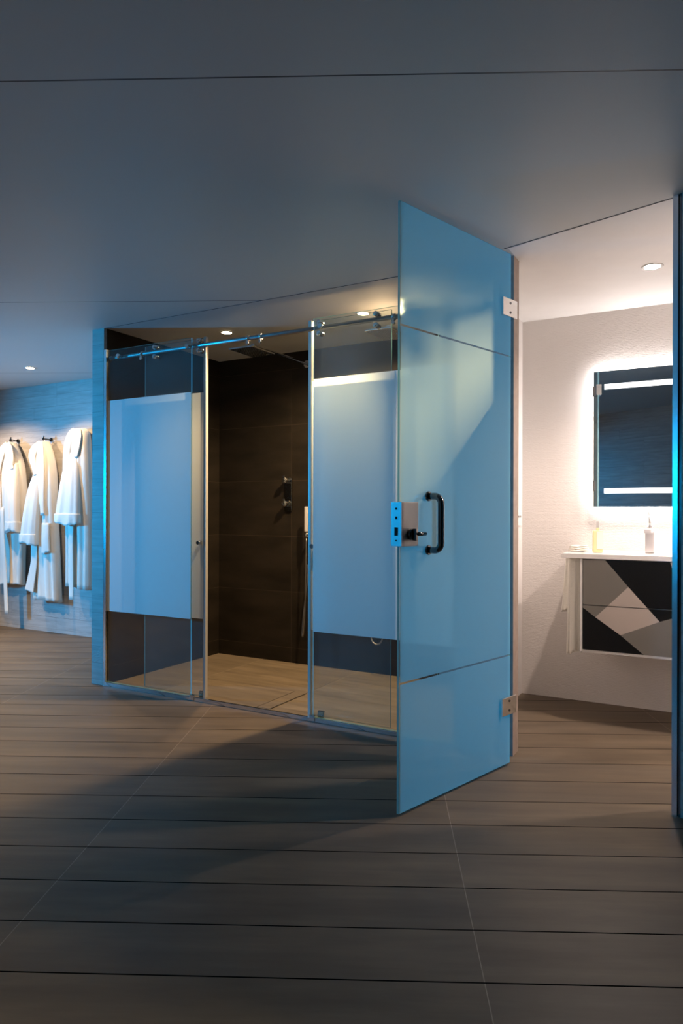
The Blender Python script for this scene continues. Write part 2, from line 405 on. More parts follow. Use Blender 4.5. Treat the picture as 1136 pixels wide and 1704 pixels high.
# ------------------------------------------------------------------ shower enclosure
TOP = 2.090; BZ0 = 0.466; BZ1 = 1.776
def slab(bm, x0, x1, y0, y1, z0, z1):
    """glass slab, big faces slot 0, edges slot 1"""
    v = [bm.verts.new(p) for p in ((x0,y0,z0),(x1,y0,z0),(x1,y1,z0),(x0,y1,z0),(x0,y0,z1),(x1,y0,z1),(x1,y1,z1),(x0,y1,z1))]
    for f, mi in (((0,3,2,1),1),((4,5,6,7),1),((0,1,5,4),0),((1,2,6,5),1),((2,3,7,6),0),((3,0,4,7),1)):
        bm.faces.new([v[i] for i in f]).material_index = mi
def glass_panel(name, x0, x1, y, label, group, sliding=None):
    t = empty(name, (x0, y, 0.0), 0, label, 'glass panel', group)
    W = x1-x0
    z0 = 0.024 if sliding is None else 0.018
    bm = bmesh.new(); slab(bm, 0, W, 0, 0.008, z0, TOP); pane = obj('glass_pane', bm, [M['clear'] if sliding is None else M['clear_haze'], M['edge'] if sliding is None else M['edge_thin']], t)
    fb = obj('frosted_band', sheet(0.0015, W-0.0015, -0.0006, BZ0, BZ1), M['frost'], pane)
    fb['label'] = 'frosted matte band across the middle of the glass'
    return t, W
tl, _ = glass_panel('fixed_glass_panel', 0.014, 0.700, 0.0, 'fixed shower glass with frosted band beside the narrow blue stone wall end', None)
tr, _ = glass_panel('fixed_glass_panel', 1.533, 2.226, 0.0, 'fixed shower glass with frosted band next to the open washroom door', None)
sl, WL = glass_panel('sliding_glass_door', 0.292, 0.768, 0.040, 'sliding shower glass door slid behind the left fixed panel', None, 'r')
sr, WR = glass_panel('sliding_glass_door', 1.494, 1.962, 0.040, 'sliding shower glass door slid behind the right fixed panel', None, 'l')
def seal(parent, x):
    bm = bmesh.new(); box(bm, x-0.009, x+0.009, -0.008, 0.014, 0.012, TOP+0.004, bev=0.003); obj('edge_seal', bm, M['seal'], parent)
seal(sl, WL+0.004); seal(sr, -0.004)
def pull(parent, x):
    bm = bmesh.new(); cyl(bm, (x, -0.030, 0.907), (x, -0.0015, 0.907), 0.0125, bev=0.002); cyl(bm, (x, 0.0085, 0.907), (x, 0.036, 0.907), 0.0125, bev=0.002)
    cyl(bm, (x, -0.010, 0.907), (x, 0.012, 0.907), 0.006)
    o = obj('pull_knob', bm, M['chrome'], parent); return o
pull(sl, WL-0.028); pull(sr, 0.022)
def roller(parent, x, y0=-0.030):
    for z in (2.073, 2.017):
        bm = bmesh.new(); cyl(bm, (x, y0, z), (x, 0.014, z), 0.0135, bev=0.0025); cyl(bm, (x, y0-0.004, z), (x, y0, z), 0.006)
        obj('roller', bm, M['chrome'], parent)
roller(sl, 0.100); roller(sl, WL-0.030); roller(sr, 0.060); roller(sr, WR-0.075)
# rail with its stops
rail = empty('sliding_door_rail', (0.014, 0.0240, 2.045), 0, 'round steel rail running along the top of the shower glass', 'rail')
bm = bmesh.new(); cyl(bm, (0.0, 0, 0), (2.212, 0, 0), 0.0115, 28); obj('rail_tube', bm, M['steel'], rail)
for x in (0.285, 1.092, 1.178, 1.985):
    x -= 0.014; bm = bmesh.new(); cyl(bm, (x-0.007, 0, 0), (x+0.007, 0, 0), 0.0165, 24, bev=0.002)
    box(bm, x-0.006, x+0.006, -0.014, -0.004, -0.036, -0.010, bev=0.002); cyl(bm, (x, -0.016, -0.030), (x, -0.002, -0.030), 0.008)
    obj('rail_stop', bm, M['chrome'], rail)
for par, x in ((tl, 0.100), (tl, 0.660), (tr, 0.045), (tr, 0.655)):
    bm = bmesh.new(); cyl(bm, (x, -0.016, 2.045), (x, -0.0012, 2.045), 0.0145, 24, bev=0.003); cyl(bm, (x, 0.0085, 2.045), (x, 0.0128, 2.045), 0.010)
    obj('rail_clamp', bm, M['chrome'], par)
bm = bmesh.new(); cyl(bm, (-0.012, 0, 0), (0.010, 0, 0), 0.0155, 24, bev=0.002); obj('end_flange', bm, M['chrome'], rail)
# bottom track
trk = empty('bottom_track', (0.0, 0.0, 0.0), 0, 'slim metal threshold track under the shower glass', 'track')
bm = bmesh.new(); box(bm, 0.014, 2.228, -0.012, 0.003, 0.0, 0.022, bev=0.002); box(bm, 0.014, 2.228, 0.003, 0.036, 0.0, 0.010, bev=0.001); obj('threshold_profile', bm, M['alu'], trk)
for x in (0.722, 1.538):
    bm = bmesh.new(); box(bm, x-0.016, x+0.016, -0.016, -0.0125, 0.004, 0.036, bev=0.002); box(bm, x-0.014, x+0.014, -0.0125, -0.0015, 0.0235, 0.034); obj('floor_guide', bm, M['chrome'], trk)
    bm = bmesh.new(); box(bm, x-0.010, x+0.030, 0.056, 0.070, 0.0045, 0.040, bev=0.003); obj('glass_guide', bm, M['chrome'], trk)

# shower fittings
def rain_head(x, y, label):
    t = empty('rain_shower_head', (x, y, 2.085), 0, label, 'shower head')
    bm = bmesh.new(); box(bm, -0.085, 0.085, -0.12, 0.12, 0.0, 0.010, bev=0.002); pl = obj('head_plate', bm, M['chrome'], t)
    bm = bmesh.new()
    for i in range(11):
        for j in range(15):
            cyl(bm, (-0.07+i*0.014, -0.105+j*0.015, -0.0025), (-0.07+i*0.014, -0.105+j*0.015, -0.0002), 0.0028, 6)
    o = obj('nozzles', bm, M['dkchrome'], pl); o['kind'] = 'stuff'
    bm = bmesh.new(); cyl(bm, (0, 0, 0.0105), (0, 0, 0.038), 0.016); tube(bm, [(0, 0.0, 0.045), (0, 0.02, 0.045), (0, YB-y-0.012, 0.045)], 0.0105)
    cyl(bm, (0, YB-y-0.012, 0.045), (0, YB-y-0.001, 0.045), 0.026); obj('arm', bm, M['chrome'], t)
rain_head(0.80, 0.44, 'flat square rain shower head seen through the open gap of the shower')
rain_head(1.74, 0.45, 'flat square rain shower head behind the right glass panel')
def hand_shower(x, label, labelh):
    t = empty('hand_shower', (x, YB, 0.0), 0, label, 'hand shower')
    bm = bmesh.new(); bm2 = None
    box(bm, -0.013, 0.013, -0.088, -0.072, 0.948, 1.122, bev=0.007)
    obj('handset', bm, M['acrylic'], t)
    bm = bmesh.new(); cyl(bm, (0, -0.0015, 0.925), (0, -0.06, 0.925), 0.010); cyl(bm, (0, -0.0015, 0.925), (0, -0.010, 0.925), 0.022); cyl(bm, (0, -0.078, 0.910), (0, -0.070, 0.942), 0.016)
    obj('holder', bm, M['chrome'], t)
    bm = bmesh.new()
    tube(bm, smooth_path([(0, -0.08, 0.905), (0.0, -0.085, 0.70), (-0.004, -0.09, 0.42), (-0.016, -0.09, 0.26), (-0.034, -0.075, 0.215), (-0.046, -0.06, 0.26), (-0.042, -0.04, 0.42), (-0.03, -0.02, 0.60), (-0.03, -0.012, 0.70)], 8), 0.0052, 10)
    cyl(bm, (-0.03, -0.002, 0.70), (-0.03, -0.022, 0.70), 0.014)
    obj('hose', bm, M['steel'], t)
    return t
hand_shower(0.845, 'chrome hand shower stick on a hanging hose, visible in the open shower gap', None)
t2 = empty('hand_shower', (1.40, YB, 0.0), 0, 'hand shower whose hose loop hangs below the right frosted band', 'hand shower')
bm = bmesh.new(); tube(bm, smooth_path([(0, -0.075, 0.945), (0, -0.085, 1.02), (0, -0.10, 1.125)], 5), lambda q: 0.013); obj('handset', bm, M['chrome'], t2)
bm = bmesh.new(); cyl(bm, (0, -0.0015, 0.925), (0, -0.06, 0.925), 0.010); cyl(bm, (0, -0.0015, 0.925), (0, -0.010, 0.925), 0.022); cyl(bm, (0, -0.078, 0.910), (0, -0.070, 0.942), 0.016); obj('holder', bm, M['chrome'], t2)
bm = bmesh.new(); tube(bm, smooth_path([(0, -0.08, 0.905), (0.03, -0.09, 0.6), (0.055, -0.10, 0.33), (0.04, -0.10, 0.245), (0.0, -0.10, 0.222), (-0.04, -0.09, 0.26), (-0.06, -0.05, 0.40), (-0.06, -0.014, 0.70)], 8), 0.0052, 10)
cyl(bm, (-0.06, -0.002, 0.70), (-0.06, -0.022, 0.70), 0.014); obj('hose', bm, M['steel'], t2)
# thermostatic valve
v = empty('shower_valve', (0.622, YB, 1.145), 0, 'chrome shower valve with two round controls on the dark back wall', 'shower valve')
obj('wall_plate', bx(-0.012, 0.050, -0.012, -0.001, -0.055, 0.185, bev=0.002), M['dkchrome'], v)
for z in (0.0, 0.165):
    bm = bmesh.new(); cyl(bm, (0.018, -0.012, z), (0.018, -0.062, z), 0.021, bev=0.003); cyl(bm, (0.018, -0.062, z), (0.018, -0.070, z), 0.012)
    box(bm, 0.012, 0.024, -0.064, -0.056, z, z+0.034, bev=0.001)
    obj('control_knob', bm, M['chrome'], v)

# ------------------------------------------------------------------ washroom glass door
dd = Vector((0.2817, 0.9595)); ang = math.atan2(dd.y, dd.x)
DW = 0.717
door = empty('glass_door', (2.399, -0.795, 0.0), ang, 'tall frosted glass door standing open with chrome pull handle and lock', 'door')
bm = bmesh.new(); slab(bm, 0, DW, -0.005, 0.005, 0.010, 2.200); pane = obj('door_glass', bm, [M['clear'], M['edge']], door)
for z0, z1 in ((0.0115, 0.4705), (0.4775, 1.7540), (1.7610, 2.1985)):
    o = obj('satin_film', sheet(0.0015, DW-0.0015, -0.0058, z0, z1), M['door'], pane)
# pull handles on both faces
for s in (-1, 1):
    c = 0.0065*s
    pts = [(0.156, c, 1.147), (0.156, s*0.040, 1.147)]
    for k in range(1, 8):
        a_ = k/8*PI/2; pts.append((0.156, s*(0.040+0.030*math.sin(a_)), 1.147-0.030*(1-math.cos(a_))))
    pts += [(0.156, s*0.070, 1.10), (0.156, s*0.070, 1.047), (0.156, s*0.070, 0.99)]
    for k in range(0, 8):
        a_ = k/8*PI/2; pts.append((0.156, s*(0.040+0.030*math.cos(a_)), 0.977-0.030*math.sin(a_)))
    pts += [(0.156, s*0.040, 0.947), (0.156, c, 0.947)]
    bm = bmesh.new(); tube(bm, pts, 0.0125, 20)
    h = obj('pull_handle', bm, M['dkchrome'] if s < 0 else M['steel'], door)
    for z in (1.147, 0.947):
        bm = bmesh.new(); cyl(bm, (0.156, c, z), (0.156, s*0.016, z), 0.0185, bev=0.003); obj('rosette', bm, M['dkchrome'] if s < 0 else M['steel'], h)
# lock: body clasping the free edge
bm = bmesh.new(); box(bm, -0.012, 0.078, -0.0265, -0.0068, 0.966, 1.124, bev=0.002); box(bm, -0.012, 0.078, 0.0055, 0.022, 0.966, 1.124, bev=0.002)
box(bm, -0.014, -0.0012, -0.0265, 0.022, 0.966, 1.124, bev=0.001)
lock = obj('lock_case', bm, M['steel'], door)
bm = bmesh.new()
box(bm, -0.0156, -0.0142, -0.009, 0.005, 1.004, 1.034); box(bm, -0.0156, -0.0142, -0.006, 0.002, 0.984, 0.989); box(bm, -0.0156, -0.0142, -0.006, 0.002, 1.062, 1.072); cyl(bm, (-0.0156, -0.002, 1.100), (-0.0142, -0.002, 1.100), 0.004)
obj('latch_plate', bm, M['dkchrome'], lock)
bm = bmesh.new(); cyl(bm, (0.036, -0.0268, 1.008), (0.036, -0.040, 1.008), 0.021, bev=0.003); box(bm, 0.029, 0.043, -0.056, -0.040, 0.986, 1.030, bev=0.004)
tube(bm, [(0.036, -0.050, 1.010), (0.060, -0.052, 1.010), (0.088, -0.052, 1.010)], 0.0075, 12)
obj('thumb_turn', bm, M['dkchrome'], lock)
# hinges
for z in (1.961, 0.262):
    bm = bmesh.new(); box(bm, 0.640, 0.724, -0.0185, -0.0068, z-0.038, z+0.038, bev=0.002); box(bm, 0.640, 0.724, 0.0055, 0.017, z-0.038, z+0.038, bev=0.002)
    box(bm, 0.7185, 0.748, -0.0185, 0.017, z-0.038, z+0.038, bev=0.002)
    hg = obj('hinge', bm, M['chrome'], door)
    bm = bmesh.new()
    for q in (-0.02, 0.02): cyl(bm, (0.695, -0.0205, z+q), (0.695, -0.0187, z+q), 0.005)
    obj('screw_caps', bm, M['dkchrome'], hg)

# ------------------------------------------------------------------ recessed ceiling lamps
def downlight(x, y, lens, col, power, cone, label, blend=0.35, r=0.032):
    t = empty('ceiling_downlight', (x, y, H), 0, label, 'ceiling light')
    bm = bmesh.new()
    seg = 32; ro, ri = r+0.012, r
    rings = [[bm.verts.new((q*math.cos(2*PI*i/seg), q*math.sin(2*PI*i/seg), zz)) for i in range(seg)] for q, zz in ((ro, -0.0012), (ro-0.002, -0.005), (ri, -0.004), (ri, -0.0012))]
    for A, B in zip(rings, rings[1:]+rings[:1]):
        for i in range(seg): bm.faces.new((A[i], A[(i+1) % seg], B[(i+1) % seg], B[i]))
    obj('trim_ring', bm, M['trim'], t)
    bm = bmesh.new(); cyl(bm, (0, 0, -0.0035), (0, 0, -0.0012), ri-0.0006, 28); obj('lens', bm, lens, t)
    d = bpy.data.lights.new('downlight_bulb', 'SPOT'); d.energy = power; d.color = col; d.spot_size = math.radians(cone); d.spot_blend = blend; d.shadow_soft_size = 0.03
    o = bpy.data.objects.new('downlight_bulb', d); COL.objects.link(o); o.parent = t; o.location = (0, 0, -0.03)
    return t
downlight(-1.487, 0.543, M['lampw'], WARM, 60, 120, 'small lit ceiling downlight in front of the hanging bathrobes')
downlight(0.608, 0.424, M['lampw'], (1.0, 0.60, 0.28), 88, 80, 'lit shower downlight above the left rain head', 0.9)
downlight(1.578, 0.458, M['lampw'], (1.0, 0.67, 0.35), 190, 166, 'lit shower downlight above the right rain head', 0.5)
downlight(3.119, 0.423, M['lampn'], (1.0, 0.79, 0.67), 84, 122, 'bright washroom ceiling downlight above the vanity', 1.0, 0.036)

# ------------------------------------------------------------------ washroom: vanity, mirror, bottle, tap, towel
VY = 0.62; VX0, VX1 = 2.760, 3.455; VZ0, VZ1 = 0.374, 0.851
van = empty('vanity_cabinet', (VX0, VY, VZ0), 0, 'wall-hung vanity with black, grey and blush geometric drawer fronts', 'cabinet')
W = VX1-VX0; HH = VZ1-VZ0; DP = YB-VY-0.002
bm = bmesh.new(); box(bm, 0, W, 0.020, DP, 0.0, HH-0.001); box(bm, 0, 0.012, 0, 0.0195, 0, HH-0.001); box(bm, W-0.012, W, 0, 0.0195, 0, HH-0.001); box(bm, 0.0122, W-0.0122, 0, 0.0195, 0.0, 0.012)
obj('carcass', bm, M['white'], van)
FC = {'grey': plain('facet_grey', (0.20, 0.188, 0.165), 0.22), 'taupe': plain('facet_taupe', (0.15, 0.135, 0.125), 0.22), 'black': M['black'],
      'blush': plain('facet_blush', (0.50, 0.435, 0.385), 0.22)}
def clip_rect(poly, x0, x1, z0, z1):
    def cut(P, f, g):
        out = []
        for i in range(len(P)):
            a_, b_ = P[i], P[(i+1) % len(P)]
            fa, fb = f(a_), f(b_)
            if fa >= 0: out.append(a_)
            if fa*fb < 0:
                t_ = fa/(fa-fb); out.append((a_[0]+(b_[0]-a_[0])*t_, a_[1]+(b_[1]-a_[1])*t_))
        return out
    for f in (lambda p: p[0]-x0, lambda p: x1-p[0], lambda p: p[1]-z0, lambda p: z1-p[1]):
        poly = cut(poly, f, None)
        if len(poly) < 3: return []
    return poly
# facets in world X-Z
FAC = [('grey', [(2.70, 0.90), (2.838, 0.90), (2.993, 0.717), (2.836, 0.555), (2.70, 0.655)]),
       ('black', [(2.838, 0.90), (3.166, 0.90), (3.26, 0.60), (3.137, 0.555), (2.993, 0.717)]),
       ('blush', [(2.993, 0.717), (3.137, 0.555), (2.956, 0.474), (2.836, 0.555)]),
       ('blush', [(3.166, 0.90), (3.50, 0.90), (3.50, 0.78), (3.26, 0.60)]),
       ('black', [(2.70, 0.655), (2.836, 0.555), (2.956, 0.474), (3.083, 0.372), (3.083, 0.30), (2.70, 0.30)]),
       ('grey', [(3.137, 0.555), (3.26, 0.60), (3.50, 0.78), (3.50, 0.30), (3.083, 0.30), (3.083, 0.372), (2.956, 0.474)])]
order = ['grey', 'black', 'blush', 'taupe']
for z0, z1, lab in ((0.617, VZ1-0.004, 'upper drawer front with grey, black and blush facets'), (VZ0+0.0125, 0.6125, 'lower drawer front with black, grey and blush facets')):
    bm = bmesh.new()
    for cname, P in FAC:
        q = clip_rect(P, VX0+0.0145, VX1-0.0145, z0, z1)
        if len(q) >= 3: poly_prism(bm, [(x-VX0, z-VZ0) for x, z in q], -0.002, 0.0195, order.index(cname))
    o = obj('drawer', bm, [FC[k] for k in order], van); o['label'] = lab
top = empty('washbasin_top', (2.664, VY-0.004, 0.852), 0, 'thin white basin top lying on the geometric vanity', 'washbasin')
bm = bmesh.new()
TW, TD = 0.84, YB-VY+0.002; bx0, bx1, by0, by1 = 0.20, 0.70, 0.07, 0.33
xs = [0, bx0, bx1, TW]; ys = [0, by0, by1, TD]
V = {}
def vv(x, y, z):
    k = (round(x, 4), round(y, 4), round(z, 4))
    if k not in V: V[k] = bm.verts.new((x, y, z))
    return V[k]
for i in range(3):
    for j in range(3):
        for z in (0.0, 0.022):
            if z == 0.022 and i == 1 and j == 1: continue
            bm.faces.new([vv(xs[i], ys[j], z), vv(xs[i+1], ys[j], z), vv(xs[i+1], ys[j+1], z), vv(xs[i], ys[j+1], z)])
for i in range(3):
    for y in (0, TD): bm.faces.new([vv(xs[i], y, 0), vv(xs[i+1], y, 0), vv(xs[i+1], y, 0.022), vv(xs[i], y, 0.022)])
for j in range(3):
    for x in (0, TW): bm.faces.new([vv(x, ys[j], 0), vv(x, ys[j+1], 0), vv(x, ys[j+1], 0.022), vv(x, ys[j], 0.022)])
rim = [(bx0, by0), (bx1, by0), (bx1, by1), (bx0, by1)]; inn = [(bx0+0.04, by0+0.04), (bx1-0.04, by0+0.04), (bx1-0.04, by1-0.03), (bx0+0.04, by1-0.03)]
for i in range(4):
    a_, b_ = rim[i], rim[(i+1) % 4]; c_, d_ = inn[(i+1) % 4], inn[i]
    bm.faces.new([vv(*a_, 0.022), vv(*b_, 0.022), vv(*c_, 0.006), vv(*d_, 0.006)])
bm.faces.new([vv(*p, 0.006) for p in inn])
obj('basin_slab', bm, M['ceram'], top)
bm = bmesh.new(); cyl(bm, (0.45, 0.20, 0.0062), (0.45, 0.20, 0.0100), 0.022, bev=0.001); obj('basin_waste', bm, M['chrome'], top)

mir = empty('mirror_cabinet', (2.757, 1.0, 1.119), 0, 'backlit mirror cabinet with two white light strips above the vanity', 'mirror')
MW, MH = 0.80, 0.758
obj('cabinet_body', bx(0, MW, 0.006, 0.050, 0, MH), M['white'], mir)
mg = obj('mirror_glass', bx(0.004, MW-0.004, 0.0, 0.0055, 0.0, MH), M['mirror'], mir)
obj('backlight', bx(0.003, MW-0.003, 0.0505, 0.0735, 0.003, MH-0.003), M['led'], mir)
for z0, z1 in ((0.655, 0.684), (0.074, 0.103)):
    o = obj('light_strip', bx(0.060, MW-0.060, -0.0012, -0.0002, z0, z1), M['strip'], mg); o['label'] = 'glowing white light strip'
for z in (0.62, 0.09):
    obj('hinge', bx(-0.0012, 0.012, -0.004, -0.0005, z, z+0.055, bev=0.001), M['chrome'], mir)

bot = empty('soap_bottle', (2.816, 0.80, 0.8745), 0.25, 'yellow soap bottle with white label on the washbasin top', 'bottle')
bm = bmesh.new(); box(bm, -0.026, 0.026, -0.016, 0.016, 0.0, 0.118, bev=0.006); box(bm, -0.008, 0.008, -0.008, 0.008, 0.117, 0.132, bev=0.002); obj('bottle_body', bm, M['soap'], bot)
obj('label_sticker', bx(-0.006, 0.0255, -0.0175, -0.0162, 0.018, 0.112), M['label'], bot)
obj('cap', bx(-0.0075, 0.0075, -0.0075, 0.0075, 0.1325, 0.168, bev=0.002), M['trim'], bot)
tap = empty('basin_tap', (3.060, 0.955, 0.8745), 0, 'square chrome basin tap with an upright lever', 'tap')
bm = bmesh.new(); box(bm, -0.024, 0.024, -0.022, 0.022, 0.0, 0.128, bev=0.005); box(bm, -0.018, 0.018, -0.13, -0.02, 0.106, 0.126, bev=0.003); obj('tap_body', bm, M['acrylic'], tap)
bm = bmesh.new(); cyl(bm, (0, 0, 0.128), (0, 0, 0.140), 0.016); tube(bm, [(0, 0, 0.136), (-0.003, 0.004, 0.17), (-0.010, 0.012, 0.215)], lambda q: 0.0065-0.001*q, 12); obj('lever', bm, M['chrome'], tap)

# ------------------------------------------------------------------ cloth
def loft(bm, levels, n=56, amp=0.10, k=7, ph=0.0, sub=6):
    """levels: (z, xl, xr, yf, yb); smooth in between; ripples run down the cloth"""
    L = []
    for i in range(len(levels)-1):
        p = [Vector(levels[max(i-1, 0)]), Vector(levels[i]), Vector(levels[i+1]), Vector(levels[min(i+2, len(levels)-1)])] if False else None
        a_ = levels[max(i-1, 0)]; b_ = levels[i]; c_ = levels[i+1]; d_ = levels[min(i+2, len(levels)-1)]
        for s in range(sub):
            t = s/sub
            L.append([0.5*((2*b_[q])+(c_[q]-a_[q])*t+(2*a_[q]-5*b_[q]+4*c_[q]-d_[q])*t*t+(3*b_[q]-a_[q]-3*c_[q]+d_[q])*t**3) for q in range(5)])
    L.append(list(levels[-1]))
    rings = []; N = len(L)
    for i, (z, xl, xr, yf, yb) in enumerate(L):
        g = i/(N-1); xc = (xl+xr)/2; a_ = (xr-xl)/2; yc = (yf+yb)/2; b_ = abs(yb-yf)/2
        ring = []
        for j in range(n):
            th = 2*PI*j/n
            cx_, sy_ = math.cos(th), math.sin(th)
            x = xc + a_*math.copysign(abs(cx_)**0.8, cx_)
            rip = 1.0
            if sy_ < 0:
                rip = 1 + amp*(0.35+g)*(math.sin(k*cx_*2.2+ph+1.3*g) + 0.5*math.sin(k*cx_*4.1+2.1*ph-2.0*g))*abs(sy_)
            y = yc + b_*math.copysign(abs(sy_)**0.75, sy_)*rip
            zz = z + (0.012*math.sin(3.1*cx_+ph)+0.006*math.sin(9*cx_+ph))*(g if g > 0.5 else 0)
            ring.append(bm.verts.new((x, min(y, YB-0.004), zz)))
        rings.append(ring)
    for A, B in zip(rings, rings[1:]):
        for j in range(n):
            bm.faces.new((A[j], A[(j+1) % n], B[(j+1) % n], B[j])).smooth = True
    bm.faces.new(rings[0]); bm.faces.new(rings[-1][::-1])
def ribbon(bm, pts, width, thick, nrm=(0, -1, 0)):
    pts = smooth_path(pts, 8); nrm = Vector(nrm); n = len(pts); rings = []
    for i, p in enumerate(pts):
        t = (pts[min(i+1, n-1)]-pts[max(i-1, 0)]).normalized(); s = t.cross(nrm).normalized(); m = s.cross(t).normalized()
        w_ = width(i/(n-1)) if callable(width) else width
        ring = []
        for q in range(12):
            a_ = 2*PI*q/12; ca, sa = math.cos(a_), math.sin(a_)
            ring.append(bm.verts.new(p + s*w_/2*math.copysign(abs(ca)**0.5, ca) + m*thick/2*math.copysign(abs(sa)**0.7, sa)))
        rings.append(ring)
    for A, B in zip(rings, rings[1:]):
        for j in range(12): bm.faces.new((A[j], A[(j+1) % 12], B[(j+1) % 12], B[j])).smooth = True
    bm.faces.new(rings[0]); bm.faces.new(rings[-1][::-1])
def hook(x, z, label):
    t = empty('wall_hook', (x, YB, z), 0, label, 'hook', 'robe hooks on the stone wall')
    bm = bmesh.new(); cyl(bm, (0, -0.012, 0), (0, -0.001, 0), 0.018, bev=0.002); obj('rosette', bm, M['dkchrome'], t)
    bm = bmesh.new(); cyl(bm, (0, -0.075, 0), (0, -0.0125, 0), 0.0075); cyl(bm, (0, -0.087, 0.0), (0, -0.0752, 0.0), 0.0135, bev=0.002)
    cyl(bm, (0, -0.080, 0.010), (0, -0.080, 0.030), 0.005)
    obj('peg', bm, M['dkchrome'], t)
hook(-2.385, 1.735, 'small dark hook above the leftmost bathrobe')
hook(-1.925, 1.725, 'small dark hook above the middle bathrobe')
hook(-1.455, 1.715, 'small dark hook holding the bathrobe nearest the blue stone wall end')

def robe(loc_x, label, body, sleeve, cuff_z, collar, belt, inner=None, hem=None, loop=None, ph=0.0, pocket=None):
    t = empty('bathrobe', (0, 0, 0), 0, label, 'bathrobe')
    t.location = (loc_x, YB, 0.0)
    off = Vector((loc_x, YB, 0))
    def mk(name, fn, sub=1):
        bm = bmesh.new(); fn(bm); bmesh.ops.translate(bm, verts=bm.verts[:], vec=-off)
        return obj(name, bm, M['robe'], t, True)
    mk('robe_body', lambda b: loft(b, body, ph=ph, amp=0.13, k=6))
    if sleeve:
        s = mk('sleeve', lambda b: loft(b, sleeve, ph=ph+1, amp=0.08, k=4))
        z, xl, xr, yf, yb = sleeve[-1]
        bm = bmesh.new(); loft(bm, [(z+0.085, xl-0.001, xr+0.003, yf-0.004, yb+0.004), (z+0.045, xl-0.004, xr+0.005, yf-0.006, yb+0.006), (z-0.002, xl-0.003, xr+0.004, yf-0.005, yb+0.005)], ph=ph+1, amp=0.08, k=4, sub=3)
        bmesh.ops.translate(bm, verts=bm.verts[:], vec=-off)
        c = obj('cuff', bm, M['robe'], s, True)
    for i, (pts, wd, th) in enumerate(collar): mk('collar', lambda b: ribbon(b, pts, wd, th))
    for pts, wd in belt: mk('belt', lambda b: ribbon(b, pts, wd, 0.008))
    if pocket: mk('pocket', lambda b: loft(b, pocket, amp=0.03, k=3))
    if loop: mk('hanging_loop', lambda b: tube(b, smooth_path(loop, 6), 0.003, 8))
    return t
Y0 = 1.058
# robe 1 (partly cut by the frame edge)
robe(-2.385, 'cream bathrobe leftmost, cut by the photo edge, with a long hanging belt',
     [(1.712, -2.415, -2.350, 0.965, 1.045), (1.665, -2.455, -2.310, 0.950, 1.052), (1.60, -2.49, -2.270, 0.940, Y0), (1.49, -2.53, -2.215, 0.935, Y0), (1.33, -2.57, -2.185, 0.930, Y0), (1.09, -2.61, -2.165, 0.935, Y0), (0.80, -2.63, -2.195, 0.95, Y0), (0.55, -2.63, -2.205, 0.95, Y0), (0.415, -2.62, -2.21, 0.945, Y0)],
     [(1.52, -2.33, -2.235, 0.938, 0.985), (1.38, -2.36, -2.20, 0.905, 0.975), (1.15, -2.345, -2.175, 0.885, 0.965), (0.905, -2.325, -2.155, 0.880, 0.960)], 0.9,
     [([(-2.39, 0.962, 1.705), (-2.43, 0.942, 1.64), (-2.475, 0.931, 1.54), (-2.495, 0.926, 1.43), (-2.475, 0.927, 1.25), (-2.44, 0.930, 1.02)], lambda q: 0.05+0.075*math.sin(PI*q), 0.012),
      ([(-2.38, 0.962, 1.705), (-2.34, 0.942, 1.64), (-2.295, 0.930, 1.55), (-2.265, 0.925, 1.46)], lambda q: 0.05+0.07*math.sin(PI*min(1, 1.15*q)), 0.012)],
     [([(-2.385, 0.920, 1.12), (-2.375, 0.905, 1.06), (-2.36, 0.905, 0.80), (-2.335, 0.91, 0.45), (-2.32, 0.915, 0.155)], 0.052)], ph=0.4,
     loop=[(-2.395, 1.00, 1.69), (-2.392, 1.01, 1.735), (-2.385, 1.012, 1.746), (-2.378, 1.01, 1.735), (-2.375, 1.00, 1.69)])
# robe 2
robe(-1.925, 'cream bathrobe in the middle, hung by its pointed collar with a side pocket',
     [(1.702, -1.950, -1.890, 0.962, 1.045), (1.655, -1.985, -1.860, 0.948, 1.052), (1.58, -2.005, -1.825, 0.940, Y0), (1.47, -2.00, -1.79, 0.935, Y0), (1.30, -2.02, -1.765, 0.930, Y0), (1.09, -2.055, -1.755, 0.930, Y0), (0.83, -2.075, -1.74, 0.94, Y0), (0.55, -2.07, -1.72, 0.94, Y0), (0.305, -2.04, -1.705, 0.94, Y0)],
     [(1.46, -1.975, -1.90, 0.938, 0.985), (1.27, -2.04, -1.885, 0.900, 0.97), (1.02, -2.085, -1.895, 0.880, 0.955), (0.80, -2.120, -1.905, 0.875, 0.955)], 0.8,
     [([(-1.925, 0.960, 1.695), (-1.955, 0.942, 1.655), (-1.985, 0.932, 1.610), (-1.99, 0.928, 1.56), (-1.965, 0.926, 1.49), (-1.945, 0.926, 1.40)], lambda q: 0.04+0.055*math.sin(PI*q), 0.012),
      ([(-1.915, 0.960, 1.695), (-1.895, 0.938, 1.60), (-1.880, 0.927, 1.45), (-1.862, 0.922, 1.25), (-1.842, 0.922, 1.05)], lambda q: 0.05+0.055*math.sin(PI*min(1, q*1.1)), 0.012)],
     [([(-1.95, 0.925, 0.80), (-1.955, 0.92, 0.62), (-1.985, 0.915, 0.47), (-2.005, 0.912, 0.38)], lambda q: 0.07+0.05*q)], ph=1.7,
     pocket=[(0.98, -1.865, -1.775, 0.925, 0.95), (0.85, -1.867, -1.770, 0.921, 0.95), (0.72, -1.865, -1.765, 0.925, 0.95)],
     loop=[(-1.935, 0.99, 1.68), (-1.932, 1.0, 1.725), (-1.925, 1.003, 1.738), (-1.918, 1.0, 1.725), (-1.915, 0.99, 1.68)])
